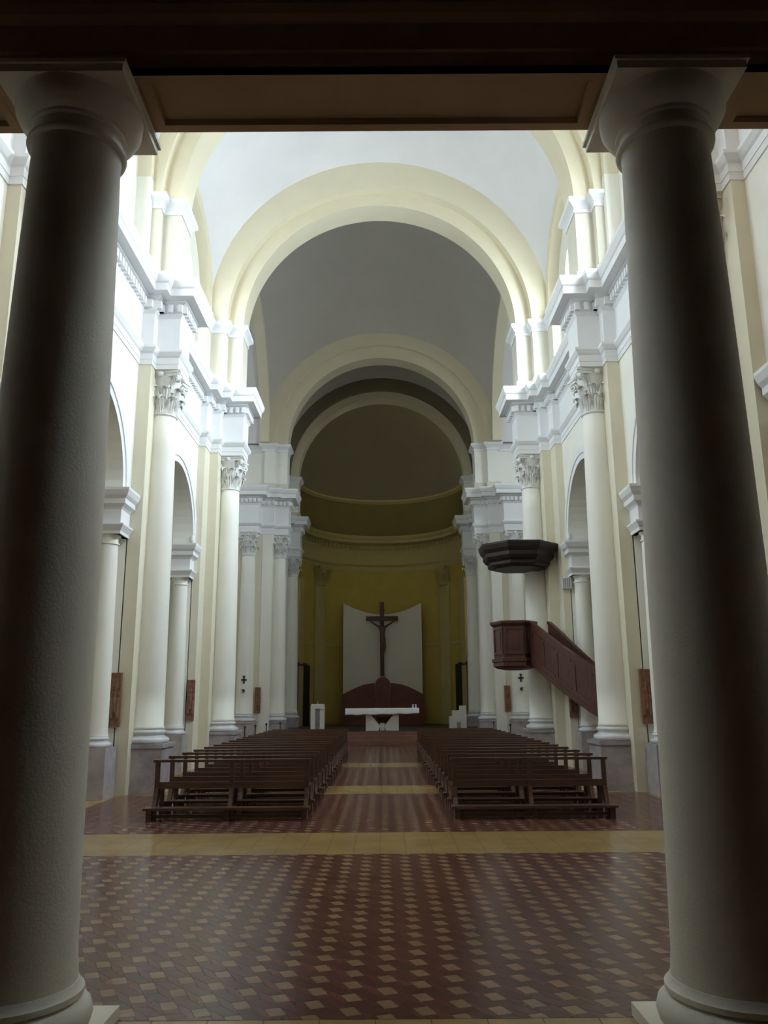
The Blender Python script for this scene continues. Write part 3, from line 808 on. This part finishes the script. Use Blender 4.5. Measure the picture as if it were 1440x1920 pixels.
# ------------------------------------------------------------------ plaques, crosses, sconces, speaker
def plaque(x, y, z0, wd, hh, lab):
    t = empty('relief_plaque', lab, 'plaque', (x, y, z0), 0, 'terracotta plaques on the piers')
    MB().box(-wd / 2, wd / 2, -.05, 0, 0, hh).obj('slab', M['terracotta'], t)
    fr = MB()
    fr.box(-wd / 2, wd / 2, -.065, -.05, 0, .03).box(-wd / 2, wd / 2, -.065, -.05, hh - .03, hh).box(-wd / 2, -wd / 2 + .025, -.065, -.05, .03, hh - .03).box(wd / 2 - .025, wd / 2, -.065, -.05, .03, hh - .03)
    fr.obj('frame', M['terracotta'], t)
    for k in range(3):
        MB().lathe([(.01, 0), (.045, .05), (.05, .3), (.035, .42), (.02, .45), (.035, .5), (.035, .55), (.01, .58)], 8, 0, 0).obj('relief_figure', M['terracotta'], t, loc=(-.06 + .06 * k, -.045, .12 + .12 * (k % 2)))
for s, side in SIDES:
    pul = 'on the pulpit side' if s > 0 else 'opposite the pulpit side'
    plaque(s * 5.22, COL1 - .72, 1.27, .22, 1.05, 'narrow terracotta plaque on the pier flank nearest the rear pews, ' + pul)
    plaque(s * 5.08, 22.30, 1.27, .2, 1.05, ('narrow terracotta plaque under the pulpit stair' if s > 0 else 'narrow terracotta plaque on the second pier flank, facing the pulpit'))
    plaque(s * 5.22, 34.99, 1.27, .24, 1.05, 'small terracotta plaque beside the column with the dedication cross, ' + pul)
    t = empty('dedication_cross', 'small dark metal cross with candle arm on the far cream column, ' + pul, 'cross', (s * 5.76 - s * .02, 34.9 - .372, 2.62), 0, 'dedication crosses')
    c = MB().box(-.03, .03, -.02, .01, -.16, .16).box(-.12, .12, -.02, .01, -.03, .03); c.box(-.05, .05, -.022, .01, .10, .17); c.obj('cross_plate', M['metal'], t)
    c = MB().tube((0, 0, -.45), (0, -.22, -.52), .014).tube((0, -.22, -.52), (0, -.22, -.40), .014).lathe([(.01, -.43), (.06, -.40), (.05, -.38)], 10, 0, -.22).box(-.05, .05, -.02, .01, -.5, -.40)
    c.obj('candle_arm', M['metal'], t)

t = empty('loudspeaker', 'white slatted column loudspeaker on the wall beside the pulpit canopy', 'loudspeaker', (5.08, 22.27, 4.9))
MB().box(-.12, .12, -.10, .03, -.20, .10).obj('case', M['plastic'], t)
for k in range(4): MB().box(-.10 + .052 * k, -.075 + .052 * k, -.115, -.10, -.18, .08).obj('slat', M['grille'], t)
for s, lab in ((-1, 'small white lamp on the impost of the arch opposite the pulpit'), (1, 'small white lamp on the impost of the arch beside the pulpit')):
    t = empty('spot_lamp', lab, 'lamp', (s * 5.2, 22.12, SPRING + .01), 0, 'impost lamps')
    MB().lathe([(.05, 0), (.05, .03), (.015, .04), (.015, .1)], 10).obj('foot', M['plastic'], t)
    MB().lathe([(.03, .1), (.06, .12), (.065, .26), (.055, .27)], 12).obj('head', M['plastic'], t)

# ------------------------------------------------------------------ sanctuary furniture
AY = 36.1
al = empty('altar', 'pale stone altar with two carved supports at the centre of the sanctuary', 'altar', (-.02, AY, SZ))
MB().box(-1.5, 1.5, -.45, .45, .78, .90).obj('table_top', M['stone'], al)
for s in (-1, 1):
    MB().prism_y([(s * .70, 0), (s * .70, .78), (s * .58, .78), (s * .10, .20), (s * .16, 0)], -.3, .3).obj('support', M['stone'], al)
MB().box(-.10, .10, -.22, .22, 0, .3).obj('support_core', M['stone'], al)
cl = MB(); n = 40
v = []; f = []
for i in range(n + 1):
    x = -1.57 + 3.14 * i / n; wv = .012 * math.sin(i * 1.3) + .008 * math.sin(i * 2.9)
    sag = .012 * (i / n)
    for y, z in ((-.50 + wv, .66 + .02 * math.sin(i * .7) + .05 * (i / n)), (-.50 + wv * .5, .89), (-.46, .925), (.46, .925), (.50, .89), (.50, .66)):
        v.append((x, y, z - sag * 0))
for i in range(n):
    for j in range(5): k = i * 6 + j; f.append((k, k + 6, k + 7, k + 1))
f += [tuple(range(6))[::-1], tuple(n * 6 + j for j in range(6))]
o = link('altar_cloth', mesh('altar_cloth', v, f), M['cloth'], None, (-.02, AY, SZ)); auto(o, 60)
tag(o, 'white linen cloth draped over the stone altar', 'altar cloth')
for k, x in enumerate((1.30, 1.42)):
    t = empty('altar_candle', ('short white candle on the altar end, the inner of the two' if k == 0 else 'short white candle on the altar end, the outer of the two'), 'candle', (x, AY - .1, SZ + .925), 0, 'altar candles')
    MB().lathe([(.045, 0), (.045, .02), (.03, .03), (.03, .15), (.01, .16)], 12).obj('wax', M['cloth'], t); MB().lathe([(.006, .155), (.006, .18)], 6).obj('wick', M['metal'], t)

lt = empty('lectern', 'pale stone lectern with dark slotted front, left of the altar', 'lectern', (-2.78, 36.0, SZ))
MB().box(-.29, -.1, -.18, .18, 0, .92).obj('upright', M['stone'], lt); MB().box(.1, .29, -.18, .18, 0, .92).obj('upright', M['stone'], lt)
MB().prism_y([(-.30, .92), (.30, .92), (.27, 1.12), (-.27, 1.12)], -.22, .2).obj('desk', M['stone'], lt)
MB().prism_y([(-.1, 0), (.1, 0), (.1, .76), (.2, .92), (-.2, .92), (-.1, .76)], -.1, .12).obj('core', M['dado'], lt)
MB().tube((0, -.05, 1.12), (0, -.08, 1.24), .012).obj('microphone', M['plastic'], lt)

ft = empty('stone_seat', 'stepped pale stone block beside the right apse door', 'stone seat', (3.36, 37.2, SZ))
MB().box(-.42, .32, -.3, .3, 0, .55).obj('lower_block', M['stone'], ft); MB().box(-.28, .32, -.25, .3, .55, .80).obj('middle_block', M['stone'], ft)
MB().box(.05, .32, -.2, .3, .80, 1.0).obj('upper_block', M['stone'], ft)
MB().box(-.12, .06, -.305, -.29, .02, .30).obj('niche', M['dado'], ft)

# ivory panel behind the crucifix
v = []; top = []
PW, PB, PT, PM = 2.13, 1.9, 6.95, 6.33
nn = 24; y_pan = 44.75
poly = [(-PW, PB), (PW, PB)] + [(PW * (1 - 2 * i / nn), PM + (PT - PM) * abs(1 - 2 * i / nn) ** 1.9) for i in range(nn + 1)]
mb = MB(); n = len(poly)
bend = lambda x: -.10 * (x / PW) ** 2
v = [(x, y_pan + bend(x), z) for x, z in poly] + [(x, y_pan + .08 + bend(x), z) for x, z in poly]
f = []
# strips from the bottom edge to the top edge keep the bend
cols = [PW * (1 - 2 * i / nn) for i in range(nn + 1)]
v = []; 
for x in cols:
    zt = PM + (PT - PM) * abs(x / PW) ** 1.9
    y = y_pan + bend(x); v += [(x, y, PB), (x, y, zt), (x, y + .08, zt), (x, y + .08, PB)]
for i in range(nn):
    k = 4 * i
    for j in range(4): f.append((k + j, k + 4 + j, k + 4 + (j + 1) % 4, k + (j + 1) % 4))
f += [(0, 1, 2, 3), tuple(4 * nn + j for j in (3, 2, 1, 0))]
o = link('backdrop_panel', mesh('backdrop_panel', v, f), M['panel']); tag(o, 'tall ivory panel with hollowed top edge behind the crucifix', 'panel')
# choir seat
ch = empty('choir_bench', 'red-brown wooden bench back with curved top below the ivory panel', 'bench', (0, 44.1, SZ))
nn = 16
for sg in (-1, 1):
    pl = [(sg * .42, 0), (sg * 2.2, 0)] + [(sg * (2.2 - 1.78 * i / nn), 1.52 + .62 * math.sin(i / nn * math.pi / 2)) for i in range(nn + 1)]
    MB().prism_y(pl, 0, .12).obj('back', M['choir'], ch)
    MB().box(*sorted((sg * .42, sg * 2.2)), -.5, 0, .38, .45).obj('seat', M['choir'], ch); MB().box(*sorted((sg * .45, sg * 2.15)), -.45, -.40, 0, .38).obj('front_board', M['choir'], ch)
thr = empty('throne', 'round-topped red-brown wooden chair in the middle of the choir bench', 'chair', (0, 43.9, SZ))
MB().prism_y([(-.40, 0), (.40, 0)] + arc(0, 2.05, .40, 0, math.pi, 14), 0, .14).obj('back', M['choir'], thr)
MB().box(-.38, .38, -.55, 0, .42, .5).obj('seat', M['choir'], thr)
for sg in (-1, 1):
    MB().box(*sorted((sg * .32, sg * .40)), -.55, 0, 0, .42).obj('leg', M['choir'], thr); MB().box(*sorted((sg * .33, sg * .41)), -.5, 0, .5, .78).obj('armrest', M['choir'], thr)
# crucifix
cr = empty('crucifix', 'dark wooden crucifix with carved figure hung before the ivory panel', 'crucifix', (-.02, 44.55, 3.02))
MB().box(-.11, .11, -.06, .06, 0, 3.95).obj('upright_beam', M['cross'], cr)
MB().box(-.87, .87, -.07, .05, 2.95, 3.19).obj('cross_beam', M['cross'], cr)
MB().box(-.14, .14, -.075, -.06, 3.42, 3.56).obj('title_board', M['cross'], cr)
joints = {'pel': (.03, 1.95, .11), 'bel': (.05, 2.15, .10), 'chest': (.0, 2.45, .14), 'nk': (.0, 2.68, .065), 'hd': (-.05, 2.82, .095), 'top': (-.06, 2.95, .06),
          'sl': (-.17, 2.62, .065), 'el': (-.45, 2.78, .048), 'hl': (-.74, 2.98, .035), 'hl2': (-.82, 3.03, .03), 'sr': (.17, 2.62, .065), 'er': (.45, 2.78, .048), 'hr': (.74, 2.98, .035), 'hr2': (.82, 3.03, .03),
          'pl': (-.06, 1.86, .09), 'kl': (.05, 1.45, .065), 'fl': (.0, 1.05, .045), 'tl': (-.01, .93, .04), 'pr': (.11, 1.86, .09), 'kr': (.14, 1.45, .065), 'fr': (.04, 1.05, .045), 'tr': (.03, .93, .04)}
depth = {'kl': -.28, 'kr': -.28, 'hd': -.24, 'top': -.25, 'tl': -.2, 'tr': -.22}
keys = list(joints); ed = [('pel', 'bel'), ('bel', 'chest'), ('chest', 'nk'), ('nk', 'hd'), ('hd', 'top'), ('chest', 'sl'), ('sl', 'el'), ('el', 'hl'), ('hl', 'hl2'), ('chest', 'sr'), ('sr', 'er'), ('er', 'hr'), ('hr', 'hr2'),
      ('pel', 'pl'), ('pl', 'kl'), ('kl', 'fl'), ('fl', 'tl'), ('pel', 'pr'), ('pr', 'kr'), ('kr', 'fr'), ('fr', 'tr')]
me = bpy.data.meshes.new('figure')
me.from_pydata([(joints[k][0], depth.get(k, -.16), joints[k][1]) for k in keys], [(keys.index(a), keys.index(b)) for a, b in ed], [])
fg = link('figure', me, M['figure'], cr)
md = fg.modifiers.new('skin', 'SKIN')
for i, k in enumerate(keys): me.skin_vertices[0].data[i].radius = (joints[k][2], joints[k][2])
me.skin_vertices[0].data[0].use_root = True
fg.modifiers.new('sub', 'SUBSURF').levels = 1; fg.modifiers['sub'].render_levels = 2
ln = MB().lathe([(.13, 1.72), (.155, 1.80), (.15, 1.98), (.135, 2.04)], 14, .03, -.16).obj('loincloth', M['figure'], cr)

# stanchions beside the front pews
for k, (x, y) in enumerate(((-4.35, 24.9), (-4.3, 26.4), (-4.2, 27.9), (-4.05, 29.4), (-3.75, 30.9), (3.95, 29.9), (4.1, 27.0), (4.25, 24.9))):
    nm = ['nearest', 'second', 'third', 'fourth', 'farthest']
    lab = 'thin dark metal post with knob, %s of the row %s' % ((nm[k], 'opposite the pulpit') if k < 5 else (('farthest', 'second', 'nearest')[k - 5], 'under the pulpit side'))
    t = empty('barrier_post', lab, 'post', (x, y, 0), 0, 'barrier posts beside the pews')
    MB().lathe([(.14, 0), (.14, .02), (.03, .05)], 14).obj('foot', M['metal'], t)
    MB().lathe([(.018, .04), (.018, .92)], 10).obj('stem', M['metal'], t)
    MB().lathe([(.015, .91), (.035, .94), (.04, .97), (.025, 1.0), (.005, 1.01)], 10).obj('knob', M['metal'], t)
